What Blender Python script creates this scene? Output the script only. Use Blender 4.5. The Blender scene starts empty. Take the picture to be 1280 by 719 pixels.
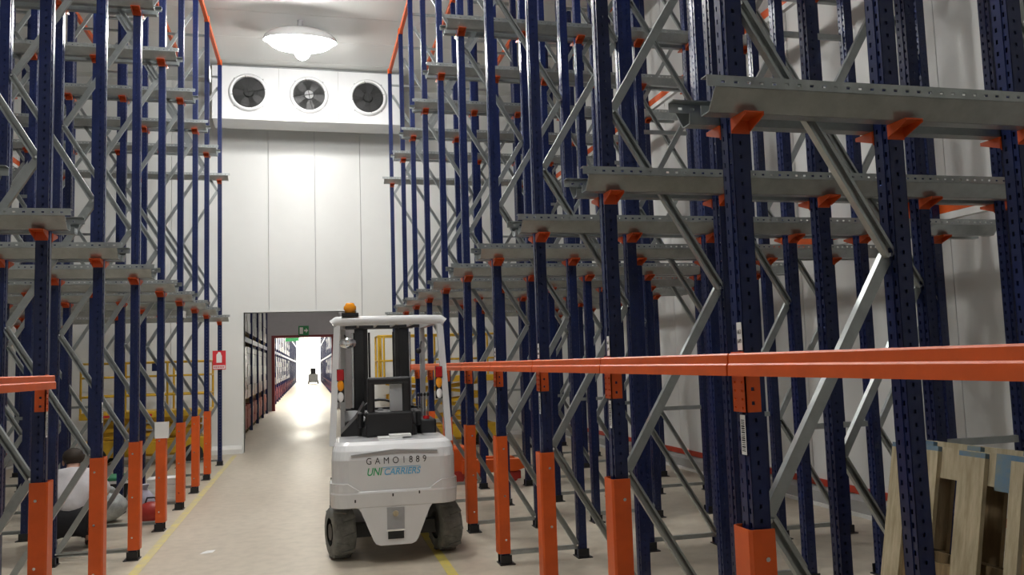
import bpy, math, random
from mathutils import Vector, Matrix
random.seed(7)
S = bpy.context.scene
COL = S.collection
PI = math.pi

# ------------------------------------------------------------------ camera
CAM_H = 1.641
cam = bpy.data.objects.new('camera', bpy.data.cameras.new('camera'))
COL.objects.link(cam)
fw = Vector((0.23800672, 0.96719415, 0.08881603))
rt = Vector((0.97121611, -0.23609452, -0.03160147))
up = Vector((0.00959578, -0.09378092, 0.99554661))
M = Matrix.Identity(4)
for i in range(3):
    M[i][0] = rt[i]; M[i][1] = up[i]; M[i][2] = -fw[i]
M[2][3] = CAM_H
cam.matrix_world = M
cam.data.sensor_fit = 'HORIZONTAL'
cam.data.sensor_width = 36.0
cam.data.lens = 36.0 * 1036.1 / 1280.0
cam.data.clip_start = 0.05
cam.data.clip_end = 400
S.camera = cam

# ------------------------------------------------------------------ world and exposure
w = bpy.data.worlds.new('world'); S.world = w; w.use_nodes = True
w.node_tree.nodes['Background'].inputs[0].default_value = (0.8, 0.85, 0.9, 1)
w.node_tree.nodes['Background'].inputs[1].default_value = 0.3
S.view_settings.view_transform = 'Standard'
S.view_settings.look = 'None'
S.view_settings.exposure = 0.22
S.view_settings.gamma = 1.0
S.view_settings.use_curve_mapping = False
LAMP_POWER = 92.0          # emission strength of the ceiling luminaires
HALL_LAMPS = (14.05, 10.75, 7.45, 4.15)
CORRIDOR_FILL_POWER = 240.0
ANTEROOM_FILL_POWER = 42.0
DAYLIGHT_POWER = 10.0       # open daylight end of the corridor

# ------------------------------------------------------------------ materials
MATS = {}
def mat(name, col, rough=0.5, metal=0.0, var=0.0, scale=6.0, bump=0.0, bscale=60.0,
        emit=0.0, spec=0.5, coat=0.0, trans=0.0, stretch=None, col2=None):
    m = bpy.data.materials.new(name); m.use_nodes = True
    nt = m.node_tree; b = nt.nodes['Principled BSDF']
    b.inputs['Base Color'].default_value = (*col, 1)
    b.inputs['Roughness'].default_value = rough
    b.inputs['Metallic'].default_value = metal
    b.inputs['Specular IOR Level'].default_value = spec
    if coat: b.inputs['Coat Weight'].default_value = coat; b.inputs['Coat Roughness'].default_value = 0.12
    if trans: b.inputs['Transmission Weight'].default_value = trans
    if emit:
        b.inputs['Emission Color'].default_value = (*col, 1)
        b.inputs['Emission Strength'].default_value = emit
    if var or bump:
        tc = nt.nodes.new('ShaderNodeTexCoord'); mp = nt.nodes.new('ShaderNodeMapping')
        nt.links.new(tc.outputs['Object'], mp.inputs[0])
        if stretch: mp.inputs['Scale'].default_value = stretch
        n = nt.nodes.new('ShaderNodeTexNoise'); n.inputs['Scale'].default_value = scale
        n.inputs['Detail'].default_value = 6; n.inputs['Roughness'].default_value = 0.65
        nt.links.new(mp.outputs[0], n.inputs['Vector'])
        if var:
            r = nt.nodes.new('ShaderNodeValToRGB')
            c2 = col2 or tuple(max(0, c * (1 - var)) for c in col)
            r.color_ramp.elements[0].color = (*c2, 1); r.color_ramp.elements[0].position = 0.33
            r.color_ramp.elements[1].color = (*col, 1); r.color_ramp.elements[1].position = 0.66
            nt.links.new(n.outputs['Fac'], r.inputs[0])
            nt.links.new(r.outputs[0], b.inputs['Base Color'])
        if bump:
            n2 = nt.nodes.new('ShaderNodeTexNoise'); n2.inputs['Scale'].default_value = bscale
            nt.links.new(mp.outputs[0], n2.inputs['Vector'])
            bp = nt.nodes.new('ShaderNodeBump'); bp.inputs['Strength'].default_value = bump
            bp.inputs['Distance'].default_value = 0.01
            nt.links.new(n2.outputs['Fac'], bp.inputs['Height'])
            nt.links.new(bp.outputs[0], b.inputs['Normal'])
    MATS[name] = m
    return m

mat('blue', (0.008, 0.017, 0.085), 0.28, var=0.35, scale=3, spec=0.5)
mat('galv', (0.43, 0.46, 0.46), 0.30, 0.75, var=0.22, scale=9, bump=0.02)
mat('orange', (0.68, 0.10, 0.010), 0.42, var=0.18, scale=5)
mat('orange_dark', (0.58, 0.08, 0.010), 0.45, var=0.2, scale=5)
mat('panel_white', (0.76, 0.77, 0.755), 0.34, var=0.05, scale=0.7, spec=0.4, bump=0.015, bscale=4)
mat('ceiling_white', (0.70, 0.71, 0.69), 0.3, var=0.05, scale=0.6)
mat('joint', (0.42, 0.43, 0.42), 0.6, var=0.1)
mat('kerb', (0.80, 0.80, 0.78), 0.4, var=0.15, scale=2)
mat('kerb_grey', (0.42, 0.42, 0.41), 0.6, var=0.2, scale=2)
mat('red_strip', (0.50, 0.045, 0.02), 0.4, var=0.2)
mat('line_yellow', (0.72, 0.58, 0.09), 0.5, var=0.35, scale=7, col2=(0.55, 0.47, 0.17))
mat('fork_white', (0.74, 0.75, 0.76), 0.25, var=0.05, scale=3, coat=0.4)
mat('fork_grey', (0.40, 0.41, 0.42), 0.4, var=0.1)
mat('black', (0.012, 0.012, 0.014), 0.45, var=0.3)
mat('black_gloss', (0.01, 0.01, 0.012), 0.18)
mat('rubber', (0.22, 0.225, 0.21), 0.85, var=0.4, scale=14, bump=0.3)
mat('rubber_black', (0.02, 0.02, 0.02), 0.8, var=0.3)
mat('chrome', (0.75, 0.76, 0.78), 0.12, 1.0)
mat('steel', (0.35, 0.36, 0.37), 0.4, 0.8, var=0.25)
mat('amber', (0.95, 0.36, 0.02), 0.2)
mat('lens_red', (0.45, 0.01, 0.015), 0.15)
mat('lens_white', (0.85, 0.85, 0.85), 0.15)
mat('yellow', (0.74, 0.45, 0.03), 0.4, var=0.25, scale=4)
mat('rust_red', (0.42, 0.03, 0.02), 0.45, var=0.25)
mat('paper', (0.82, 0.82, 0.80), 0.7, var=0.06)
mat('ink', (0.015, 0.015, 0.018), 0.6)
mat('ink_green', (0.03, 0.36, 0.13), 0.5)
mat('ink_cyan', (0.12, 0.45, 0.72), 0.5)
mat('sign_red', (0.62, 0.03, 0.04), 0.4)
mat('sign_green', (0.01, 0.20, 0.06), 0.4)
mat('wood', (0.52, 0.45, 0.31), 0.75, var=0.45, scale=5, stretch=(6, 6, 0.8), bump=0.15, col2=(0.30, 0.25, 0.15))
mat('wood_dark', (0.32, 0.22, 0.11), 0.8, var=0.45, scale=5, stretch=(6, 6, 0.8), bump=0.15)
mat('wood_blue', (0.06, 0.17, 0.32), 0.7, var=0.45, scale=9, col2=(0.20, 0.22, 0.17))
mat('film', (0.70, 0.71, 0.70), 0.25, var=0.35, scale=3, bump=0.35, bscale=9, stretch=(1, 1, 0.3))
mat('film_brown', (0.45, 0.33, 0.22), 0.35, var=0.4, scale=3, bump=0.2, bscale=9)
mat('corridor_red', (0.34, 0.045, 0.03), 0.5, var=0.35, scale=4)
mat('wall_grey', (0.46, 0.45, 0.49), 0.6, var=0.06)
mat('frame_red', (0.20, 0.03, 0.035), 0.5)
mat('skin', (0.52, 0.30, 0.22), 0.55, var=0.1)
mat('hair', (0.03, 0.018, 0.01), 0.7, var=0.4, scale=60)
mat('shirt', (0.66, 0.64, 0.66), 0.85, var=0.15, scale=9, bump=0.3, bscale=18)
mat('trousers', (0.014, 0.014, 0.018), 0.85, var=0.3)
mat('bag_grey', (0.46, 0.50, 0.49), 0.5, var=0.5, scale=9, bump=0.5, bscale=14)
mat('bag_lilac', (0.42, 0.41, 0.50), 0.7, var=0.3, scale=9, bump=0.5, bscale=14)
mat('green', (0.03, 0.22, 0.10), 0.5, var=0.2)
mat('glass_mirror', (0.8, 0.82, 0.84), 0.05, 1.0)
mat('lamp', (1.0, 0.985, 0.95), 0.4, emit=LAMP_POWER)
mat('corridor_fill', (1.0, 0.95, 0.82), 0.4, emit=CORRIDOR_FILL_POWER)
mat('anteroom_fill', (1.0, 0.95, 0.85), 0.4, emit=ANTEROOM_FILL_POWER)
mat('daylight', (1.0, 0.97, 0.88), 0.6, emit=DAYLIGHT_POWER)
mat('fan_dark', (0.012, 0.013, 0.013), 0.7, var=0.3)
mat('line_faded', (0.66, 0.56, 0.17), 0.55, var=0.4, scale=5, col2=(0.50, 0.45, 0.32))

def floor_material():
    m = bpy.data.materials.new('concrete_floor'); m.use_nodes = True
    nt = m.node_tree; b = nt.nodes['Principled BSDF']
    tc = nt.nodes.new('ShaderNodeTexCoord')
    def noise(s, d=6, st=None):
        n = nt.nodes.new('ShaderNodeTexNoise'); n.inputs['Scale'].default_value = s; n.inputs['Detail'].default_value = d
        if st:
            mp = nt.nodes.new('ShaderNodeMapping'); mp.inputs['Scale'].default_value = st
            nt.links.new(tc.outputs['Object'], mp.inputs[0]); nt.links.new(mp.outputs[0], n.inputs['Vector'])
        else: nt.links.new(tc.outputs['Object'], n.inputs['Vector'])
        return n
    n1 = noise(0.8, 8, (1.6, 0.5, 1)); n2 = noise(9, 6)
    r = nt.nodes.new('ShaderNodeValToRGB')
    r.color_ramp.elements[0].position = 0.3; r.color_ramp.elements[0].color = (0.45, 0.39, 0.305, 1)
    r.color_ramp.elements[1].position = 0.7; r.color_ramp.elements[1].color = (0.58, 0.52, 0.425, 1)
    nt.links.new(n1.outputs['Fac'], r.inputs[0])
    r2 = nt.nodes.new('ShaderNodeValToRGB')
    r2.color_ramp.elements[0].position = 0.3; r2.color_ramp.elements[0].color = (0.86, 0.86, 0.86, 1)
    r2.color_ramp.elements[1].position = 0.6; r2.color_ramp.elements[1].color = (1, 1, 1, 1)
    nt.links.new(n2.outputs['Fac'], r2.inputs[0])
    mx = nt.nodes.new('ShaderNodeMix'); mx.data_type = 'RGBA'; mx.blend_type = 'MULTIPLY'; mx.inputs['Factor'].default_value = 1
    nt.links.new(r.outputs[0], mx.inputs['A']); nt.links.new(r2.outputs[0], mx.inputs['B'])
    nt.links.new(mx.outputs['Result'], b.inputs['Base Color'])
    rr = nt.nodes.new('ShaderNodeMapRange'); rr.inputs['To Min'].default_value = 0.3; rr.inputs['To Max'].default_value = 0.55
    nt.links.new(n1.outputs['Fac'], rr.inputs['Value']); nt.links.new(rr.outputs[0], b.inputs['Roughness'])
    MATS['floor'] = m
floor_material()

# ------------------------------------------------------------------ mesh helpers
class MB:
    """collects shapes; build() links them as ONE mesh object"""
    def __init__(s): s.v = []; s.f = []; s.smooth = set()
    def add(s, vs, fs, smooth=False):
        o = len(s.v); s.v += [tuple(p) for p in vs]
        for f in fs:
            if smooth: s.smooth.add(len(s.f))
            s.f.append([i + o for i in f])
        return s
    def box(s, x0, x1, y0, y1, z0, z1):
        if x0 > x1: x0, x1 = x1, x0
        if y0 > y1: y0, y1 = y1, y0
        if z0 > z1: z0, z1 = z1, z0
        vs = [(x, y, z) for z in (z0, z1) for y in (y0, y1) for x in (x0, x1)]
        return s.add(vs, [(0, 2, 3, 1), (4, 5, 7, 6), (0, 1, 5, 4), (2, 6, 7, 3), (0, 4, 6, 2), (1, 3, 7, 5)])
    def bar(s, a, b, wd, ht, upv=(0, 0, 1)):
        """rectangular bar from a to b, wd sideways and ht along upv"""
        a = Vector(a); b = Vector(b); d = (b - a).normalized(); u = Vector(upv)
        sd = d.cross(u)
        if sd.length < 1e-4: sd = d.cross(Vector((1, 0, 0)))
        sd.normalize(); u = sd.cross(d).normalized()
        vs = []
        for p in (a, b):
            for (i, j) in ((-1, -1), (1, -1), (1, 1), (-1, 1)):
                vs.append(p + sd * (i * wd / 2) + u * (j * ht / 2))
        return s.add(vs, [(3, 2, 1, 0), (4, 5, 6, 7), (0, 1, 5, 4), (1, 2, 6, 5), (2, 3, 7, 6), (3, 0, 4, 7)])
    def extrude(s, poly, a, b, ex, ey, smooth=False):
        """closed polygon [(u,v)] swept from a to b; u along ex, v along ey"""
        a = Vector(a); b = Vector(b); ex = Vector(ex); ey = Vector(ey); n = len(poly)
        vs = [a + ex * u + ey * v for u, v in poly] + [b + ex * u + ey * v for u, v in poly]
        fs = [(i, (i + 1) % n, n + (i + 1) % n, n + i) for i in range(n)]
        s.add(vs, fs, smooth)
        return s.add(vs, [tuple(range(n))[::-1], tuple(range(n, 2 * n))])
    def cyl(s, a, b, r0, r1=None, n=12, caps=True, smooth=True):
        r1 = r0 if r1 is None else r1
        a = Vector(a); b = Vector(b); d = (b - a).normalized()
        u = d.orthogonal().normalized(); v = d.cross(u)
        c = [(math.cos(2 * PI * i / n), math.sin(2 * PI * i / n)) for i in range(n)]
        vs = [a + (u * x + v * y) * r0 for x, y in c] + [b + (u * x + v * y) * r1 for x, y in c]
        s.add(vs, [(i, (i + 1) % n, n + (i + 1) % n, n + i) for i in range(n)], smooth)
        if caps: s.add(vs, [tuple(range(n))[::-1], tuple(range(n, 2 * n))])
        return s
    def tube(s, pts, r, n=8):
        pts = [Vector(p) for p in pts]; m = len(pts); rings = []
        u = None
        for i, p in enumerate(pts):
            d = (pts[min(i + 1, m - 1)] - pts[max(i - 1, 0)]).normalized()
            if u is None: u = d.orthogonal().normalized()
            u = (u - d * u.dot(d)).normalized(); v = d.cross(u)
            rr = r[i] if isinstance(r, (list, tuple)) else r
            rings.append([p + (u * math.cos(2 * PI * k / n) + v * math.sin(2 * PI * k / n)) * rr for k in range(n)])
        vs = [q for g in rings for q in g]
        fs = [(i * n + k, i * n + (k + 1) % n, (i + 1) * n + (k + 1) % n, (i + 1) * n + k) for i in range(m - 1) for k in range(n)]
        s.add(vs, fs, True)
        return s.add(vs, [tuple(range(n))[::-1], tuple(range((m - 1) * n, m * n))])
    def lathe(s, prof, o, axis, n=24, smooth=True):
        """prof [(r, h)] turned about axis from o"""
        o = Vector(o); d = Vector(axis).normalized(); u = d.orthogonal().normalized(); v = d.cross(u); m = len(prof)
        vs = [o + d * h + (u * math.cos(2 * PI * k / n) + v * math.sin(2 * PI * k / n)) * r for r, h in prof for k in range(n)]
        fs = [(i * n + k, i * n + (k + 1) % n, (i + 1) * n + (k + 1) % n, (i + 1) * n + k) for i in range(m - 1) for k in range(n)]
        return s.add(vs, fs, smooth)
    def ellipsoid(s, c, r, n=16, m=10, fn=None):
        vs = []; fs = []
        for i in range(m + 1):
            t = PI * i / m
            for k in range(n):
                a = 2 * PI * k / n
                d = Vector((math.sin(t) * math.cos(a), math.sin(t) * math.sin(a), math.cos(t)))
                q = 1 if fn is None else fn(d)
                vs.append((c[0] + r[0] * d.x * q, c[1] + r[1] * d.y * q, c[2] + r[2] * d.z * q))
        for i in range(m):
            for k in range(n): fs.append((i * n + k, (i + 1) * n + k, (i + 1) * n + (k + 1) % n, i * n + (k + 1) % n))
        return s.add(vs, fs, True)
    def perforated(s, o, ud, vd, nd, width, height, cols, hw, hh, pitch, th, start=0.03):
        """sheet spanning width along ud and height along vd, with columns of real holes"""
        o = Vector(o); ud = Vector(ud); vd = Vector(vd); nd = Vector(nd)
        def blk(u0, u1, v0, v1):
            vs = [o + ud * u + vd * v + nd * t for t in (0, th) for v in (v0, v1) for u in (u0, u1)]
            s.add(vs, [(0, 2, 3, 1), (4, 5, 7, 6), (0, 1, 5, 4), (2, 6, 7, 3), (0, 4, 6, 2), (1, 3, 7, 5)])
        u = 0
        for c in cols:
            blk(u, c - hw / 2, 0, height)
            v = 0; z = start
            while z + hh < height - 0.01:
                blk(c - hw / 2, c + hw / 2, v, z); v = z + hh; z += pitch
            blk(c - hw / 2, c + hw / 2, v, height)
            u = c + hw / 2
        blk(u, width, 0, height)
        return s
    def mesh(s, name, m):
        me = bpy.data.meshes.new(name); me.from_pydata(s.v, [], s.f)
        for i in s.smooth: me.polygons[i].use_smooth = True
        me.materials.append(MATS[m]); me.update()
        return me
    def build(s, name, m, parent=None, loc=(0, 0, 0)):
        return link(name, s.mesh(name, m), parent, loc)

def link(name, me, parent=None, loc=(0, 0, 0), rz=0):
    o = bpy.data.objects.new(name, me); COL.objects.link(o)
    if parent is not None: o.parent = parent
    o.location = loc; o.rotation_euler = (0, 0, rz)
    return o
def tag(o, label=None, cat=None, group=None, kind=None):
    if label: o['label'] = label
    if cat: o['category'] = cat
    if group: o['group'] = group
    if kind: o['kind'] = kind
    return o
def thing(name, label, cat, loc=(0, 0, 0), rz=0, group=None):
    o = link(name, None, None, loc, rz); o.empty_display_size = 0.1
    return tag(o, label, cat, group)
def struct(name, label, loc=(0, 0, 0)):
    o = link(name, None, None, loc); return tag(o, label, name.split('_')[0], None, 'structure')
def bevel(o, wdt=0.01, seg=2):
    b = o.modifiers.new('bevel', 'BEVEL'); b.width = wdt; b.segments = seg; b.limit_method = 'ANGLE'; b.angle_limit = 0.6
    return o
def text(name, body, size, m, parent, loc, rot, ext=0.0006, sx=1.0, shear=0.0, space=1.0, bold=0.0):
    cu = bpy.data.curves.new(name, 'FONT'); cu.body = body; cu.size = size; cu.extrude = ext
    cu.align_x = 'CENTER'; cu.align_y = 'CENTER'; cu.shear = shear; cu.space_character = space; cu.offset = bold
    tmp = bpy.data.objects.new(name + '_tmp', cu); COL.objects.link(tmp)
    dg = bpy.context.evaluated_depsgraph_get()
    me = bpy.data.meshes.new_from_object(tmp.evaluated_get(dg)); bpy.data.objects.remove(tmp)
    me.materials.clear(); me.materials.append(MATS[m])
    o = link(name, me, parent, loc); o.rotation_euler = rot; o.scale = (sx, 1, 1)
    return o
ORD = ['nearest', 'second', 'third', 'fourth', 'fifth', 'sixth', 'seventh', 'eighth', 'ninth', 'tenth', 'eleventh']

# ------------------------------------------------------------------ layout numbers
Y0 = 2.719; BAY = 1.35
def RY(k): return 15.45 if k == 9 else Y0 + BAY * k
XF = 1.535                     # centre of the front uprights, either side of the aisle
FD = 0.66                      # frame depth
FX = [0.0, 1.265, 2.525]       # frame starts behind the front upright
H = 7.16
Z1, Z2 = 2.61, 5.137           # rail tops
WX = 5.36                      # side walls
YB, YF = -3.0, 17.45           # back wall behind the camera, far wall
CZ = 7.52
DX0, DX1, DZ = -1.28, 0.95, 2.79   # door opening in the far wall
Y2 = 34.0                      # wall with the second doorway
YE = 108.0

# ------------------------------------------------------------------ the shell
MB().box(-9, 9, YB - 0.3, YE + 2, -0.2, 0).build('floor', 'floor')
tag(bpy.data.objects['floor'], 'worn beige concrete floor of the warehouse aisle', 'floor', None, 'structure')

# ceiling: sandwich panels running across the hall
c = struct('ceiling', 'pale panelled ceiling of the cold store')
y = YB
while y < YF:
    y1 = min(y + 1.12, YF)
    MB().box(-WX - 0.1, WX + 0.1, y + 0.006, y1 - 0.006, CZ, CZ + 0.1).build('panel', 'ceiling_white', c)
    MB().box(-WX, WX, y1 - 0.012, y1 + 0.012, CZ + 0.012, CZ + 0.1).build('joint_strip', 'joint', c)
    y = y1
MB().box(-WX - 0.2, WX + 0.2, YB, YF + 0.2, CZ + 0.1, CZ + 0.14).build('ceiling_deck', 'joint', c)

# far wall: vertical sandwich panels, cut out for the doorway
wf = struct('wall_far', 'white panelled end wall with the doorway to the corridor')
xs = [-0.79 + 0.93 * i for i in range(-5, 8)]
xs = [-WX] + [q for q in xs if -WX + 0.1 < q < WX - 0.1] + [WX]
for a, b in zip(xs[:-1], xs[1:]):
    cuts = sorted({a, b, *[q for q in (DX0, DX1) if a < q < b]})
    for p, q in zip(cuts[:-1], cuts[1:]):
        g0 = 0.004 if p == a else 0; g1 = 0.004 if q == b else 0
        z0 = DZ if (p + q) / 2 > DX0 and (p + q) / 2 < DX1 else 0
        MB().box(p + g0, q - g1, YF, YF + 0.14, z0, CZ).build('panel', 'panel_white', wf)
MB().box(-WX, DX0, YF + 0.13, YF + 0.2, 0, CZ).build('backing', 'wall_grey', wf)
MB().box(DX1, WX, YF + 0.13, YF + 0.2, 0, CZ).build('backing', 'wall_grey', wf)
MB().box(DX0, DX1, YF + 0.13, YF + 0.2, DZ, CZ).build('backing', 'wall_grey', wf)
def kerb_profile(): return [(0, 0), (0.10, 0), (0.10, 0.09), (0.03, 0.16), (0, 0.16)]
kb = tag(MB().extrude(kerb_profile(), (-WX, YF, 0), (DX0 - 0.03, YF, 0), (0, -1, 0), (0, 0, 1)).build('baseboard_far', 'kerb'), 'white kerb along the foot of the end wall left of the doorway', 'kerb', None, 'structure')
kb = tag(MB().extrude(kerb_profile(), (DX1 + 0.03, YF, 0), (WX, YF, 0), (0, -1, 0), (0, 0, 1)).build('baseboard_far', 'kerb'), 'white kerb along the foot of the end wall right of the doorway', 'kerb', None, 'structure')

for sgn, nm in ((1, 'right'), (-1, 'left')):
    ws = struct('wall_' + nm, 'white panelled side wall behind the %s rack' % nm)
    y = YB
    while y < YF - 0.01:
        y1 = min(y + 1.12, YF)
        MB().box(sgn * WX, sgn * (WX + 0.12), y + 0.004, y1 - 0.004, 0, CZ).build('panel', 'panel_white', ws)
        y = y1
    MB().box(sgn * (WX + 0.1), sgn * (WX + 0.16), YB, YF, 0, CZ).build('backing', 'joint', ws)
    bs = struct('baseboard_' + nm, 'grey bumper kerb with white edge and red strip along the %s wall' % nm)
    MB().extrude([(0, 0), (0.07, 0), (0.07, 0.15), (0, 0.20)], (sgn * WX, YB, 0), (sgn * WX, YF - 0.12, 0), (-sgn, 0, 0), (0, 0, 1)).build('kerb', 'kerb_grey', bs)
    MB().box(sgn * (WX - 0.10), sgn * (WX - 0.072), YB, YF - 0.12, 0, 0.035).build('edge_rail', 'kerb', bs)
    MB().box(sgn * (WX - 0.022), sgn * WX, YB, YF - 0.12, 0.205, 0.275).build('red_strip', 'red_strip', bs)
tag(MB().box(-WX, WX, YB - 0.12, YB, 0, CZ).build('wall_back', 'panel_white'), 'plain white wall closing the hall behind the camera', 'wall', None, 'structure')

# door reveal trim
tr = struct('trim_1', 'thin white frame lining the doorway in the end wall')
MB().box(DX0 - 0.03, DX0, YF - 0.006, YF + 0.22, 0, DZ + 0.03).build('jamb', 'panel_white', tr)
MB().box(DX1, DX1 + 0.03, YF - 0.006, YF + 0.22, 0, DZ + 0.03).build('jamb', 'panel_white', tr)
MB().box(DX0, DX1, YF - 0.006, YF + 0.22, DZ, DZ + 0.03).build('head', 'panel_white', tr)

# yellow floor lines
tag(MB().box(-1.46, -1.38, 3.0, YF - 0.4, 0, 0.002).build('floor_line', 'line_faded'), 'faded yellow floor line in front of the left rack guards', 'floor line')
tag(MB().box(1.03, 1.11, 3.0, YF - 0.4, 0, 0.002).build('floor_line', 'line_yellow'), 'yellow floor line running under the forklift', 'floor line')

# ------------------------------------------------------------------ antechamber and corridor behind the doorway
AX0, AX1, AZ = -3.2, 1.12, 5.0
tag(MB().box(AX0 - 0.1, AX0, YF + 0.2, YE, 0, 6).build('wall_corridor_left', 'panel_white'), 'long white wall behind the corridor pallet racks on the left', 'wall', None, 'structure')
tag(MB().box(AX1, AX1 + 0.1, YF + 0.2, Y2, 0, 6).build('wall_corridor_right', 'wall_grey'), 'grey wall on the right just inside the doorway', 'wall', None, 'structure')
tag(MB().box(2.6, 2.7, Y2, YE, 0, 6).build('wall_corridor_right', 'panel_white'), 'long white wall behind the corridor racks on the right', 'wall', None, 'structure')
tag(MB().box(AX0, 2.7, YF + 0.2, YE, 5.6, 5.7).build('ceiling_corridor', 'ceiling_white'), 'pale ceiling of the corridor', 'ceiling', None, 'structure')
wm = struct('wall_corridor_middle', 'shadow-grey cross wall above the second doorway')  # the wall's shadow is put into its grey colour
MB().box(AX0, -1.45, Y2, Y2 + 0.2, 0, 5.6).build('wall_panel', 'wall_grey', wm)
MB().box(-1.45, 0.93, Y2, Y2 + 0.2, 2.88, 5.6).build('wall_panel', 'wall_grey', wm)
MB().box(0.93, 2.7, Y2, Y2 + 0.2, 0, 5.6).build('wall_panel', 'wall_grey', wm)
d2 = struct('door_2', 'dark red frame of the second doorway down the corridor')
MB().box(-1.45, -1.33, Y2 - 0.03, Y2 + 0.22, 0, 2.95).build('jamb', 'frame_red', d2)
MB().box(0.86, 0.95, Y2 - 0.03, Y2 + 0.22, 0, 2.95).build('jamb', 'frame_red', d2)
MB().box(-1.33, 0.86, Y2 - 0.03, Y2 + 0.22, 2.85, 2.95).build('head', 'frame_red', d2)
tag(MB().box(AX0, 2.7, YE, YE + 0.1, 0, 5.6).build('window_1', 'daylight'), 'bright daylight opening at the far end of the corridor', 'window', None, 'structure')

# exit sign over the second doorway
ex = thing('exit_sign', 'green emergency exit sign above the second doorway', 'sign', (-0.22, Y2 - 0.06, 2.93))
bevel(MB().box(-0.2, 0.2, -0.03, 0.03, 0, 0.38).build('sign_board', 'sign_green', ex), 0.008)
MB().box(-0.15, -0.02, -0.034, -0.03, 0.06, 0.32).build('door_pictogram', 'paper', ex)
MB().add([(0.02, -0.034, 0.16), (0.09, -0.034, 0.16), (0.09, -0.034, 0.09), (0.17, -0.034, 0.19), (0.09, -0.034, 0.29), (0.09, -0.034, 0.22), (0.02, -0.034, 0.22)],
         [(0, 1, 5, 6), (2, 3, 4)]).build('arrow', 'paper', ex)
ex = thing('exit_sign', 'small dark green sign hanging in the corridor past the doorway', 'sign', (-0.85, 44.0, 3.02))
MB().box(-0.35, 0.35, -0.03, 0.03, 0, 0.18).build('sign_board', 'sign_green', ex)
MB().box(-0.29, -0.27, -0.01, 0.01, 0.18, 2.56).build('hanger', 'steel', ex)
MB().box(0.27, 0.29, -0.01, 0.01, 0.18, 2.56).build('hanger', 'steel', ex)

# unseen fill tubes, added above the doorway view to overexpose the corridor goods
lm = MB().box(-0.09, 0.09, -0.75, 0.75, -0.08, -0.03).mesh('diffuser', 'corridor_fill')
lb = MB().box(-0.12, 0.12, -0.8, 0.8, -0.03, 0.05).mesh('housing', 'fork_grey')
lh = MB().box(-0.01, 0.01, -0.01, 0.01, 0.05, 0.55).mesh('hanger', 'steel')
for i, yy in enumerate((37, 41, 45, 50, 56, 63, 71, 80, 90, 100)):
    o = thing('fill_tube', 'added unseen fill light under the corridor ceiling, %s beyond the second doorway' % ('first' if i == 0 else ORD[i]), 'lamp', (-0.2, yy, 5.05), 0, 'added corridor fill lights')
    link('diffuser', lm, o); link('housing', lb, o); link('hanger', lh, o, (0, 0.6, 0)); link('hanger', lh, o, (0, -0.6, 0))

lm2 = MB().box(-0.09, 0.09, -0.75, 0.75, -0.08, -0.03).mesh('diffuser', 'anteroom_fill')  # unseen fill tubes, added to brighten the dark anteroom
for yy, q in ((23, 'nearer'), (30, 'farther')):
    o = thing('fill_tube', 'added dim fill light between the two doorways, the %s of two' % q, 'lamp', (-0.2, yy, 5.05), 0, 'added anteroom fill lights')
    link('diffuser', lm2, o); link('housing', lb, o); link('hanger', lh, o, (0, 0.6, 0)); link('hanger', lh, o, (0, -0.6, 0))

# corridor pallet racks and loads
up_m = MB().box(-0.04, 0.04, -0.05, 0.05, 0, 5.2).mesh('upright', 'blue')
gd_m = MB().box(-0.055, 0.055, -0.065, 0.065, 0, 0.5).mesh('upright_guard', 'corridor_red')
def corridor_rack(x_front, depth_sgn, ys, label):
    r = thing('pallet_rack', label, 'rack', (x_front, ys[0], 0))
    for yy in ys:
        for dx in (0.04, 0.96): link('upright', up_m, r, (depth_sgn * dx, yy - ys[0], 0))
    for a, b in zip(ys[:-1], ys[1:]):
        for z in (2.46, 4.2):
            for dx in (0.04, 0.96):
                MB().box(depth_sgn * dx - 0.025, depth_sgn * dx + 0.025, a - ys[0] + 0.05, b - ys[0] - 0.05, z - 0.12, z).build('beam', 'blue', r)
    return r
corridor_rack(-1.52, -1, [18.3, 21.1, 23.9, 26.7, 29.5, 32.3], 'dark blue pallet rack seen through the doorway on the left')
corridor_rack(-1.52, -1, [35 + 2.8 * i for i in range(26)], 'long pallet rack on the left of the bright corridor beyond the second doorway')
corridor_rack(1.25, 1, [35 + 2.8 * i for i in range(26)], 'long pallet rack on the right of the bright corridor beyond the second doorway')

def wrapped_mesh(seed, m, hgt, lx=0.92, ly=1.12):
    rnd = random.Random(seed); b = MB(); n = 5
    z = 0.145; i = 0
    while z < hgt:                      # layers of cartons, slightly uneven
        h = min(rnd.uniform(0.2, 0.34), hgt - z + 0.01); j = rnd.uniform(-0.012, 0.012)
        b.box(-lx / 2 + j, lx / 2 + j, -ly / 2 - j, ly / 2 - j, z, z + h - 0.008); z += h
    return b.mesh('cartons', m)
def load_pallet_mesh():
    b = MB()
    for q in (-0.45, 0, 0.45): b.box(-0.4, 0.4, q - 0.06, q + 0.06, 0, 0.1)
    b.box(-0.42, 0.42, -0.58, 0.58, 0.1, 0.14)
    return b.mesh('pallet', 'wood_dark')
lp_m = load_pallet_mesh()
LOADS = {('film', 1.45): [wrapped_mesh(i, 'film', 1.45) for i in range(3)],
         ('film_brown', 1.45): [wrapped_mesh(9 + i, 'film_brown', 1.45) for i in range(2)],
         ('film', 0.78): [wrapped_mesh(20 + i, 'film', 0.78) for i in range(2)],
         ('corridor_red', 0.72): [wrapped_mesh(30 + i, 'corridor_red', 0.72) for i in range(2)]}
def load(x, y, z, m, h, label, group):
    o = thing('pallet_load', label, 'pallet load', (x, y, z), 0, group)
    link('pallet', lp_m, o); link('cartons', random.choice(LOADS[(m, h)]), o)
ys = [18.3 + 2.8 * i for i in range(5)]
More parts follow.
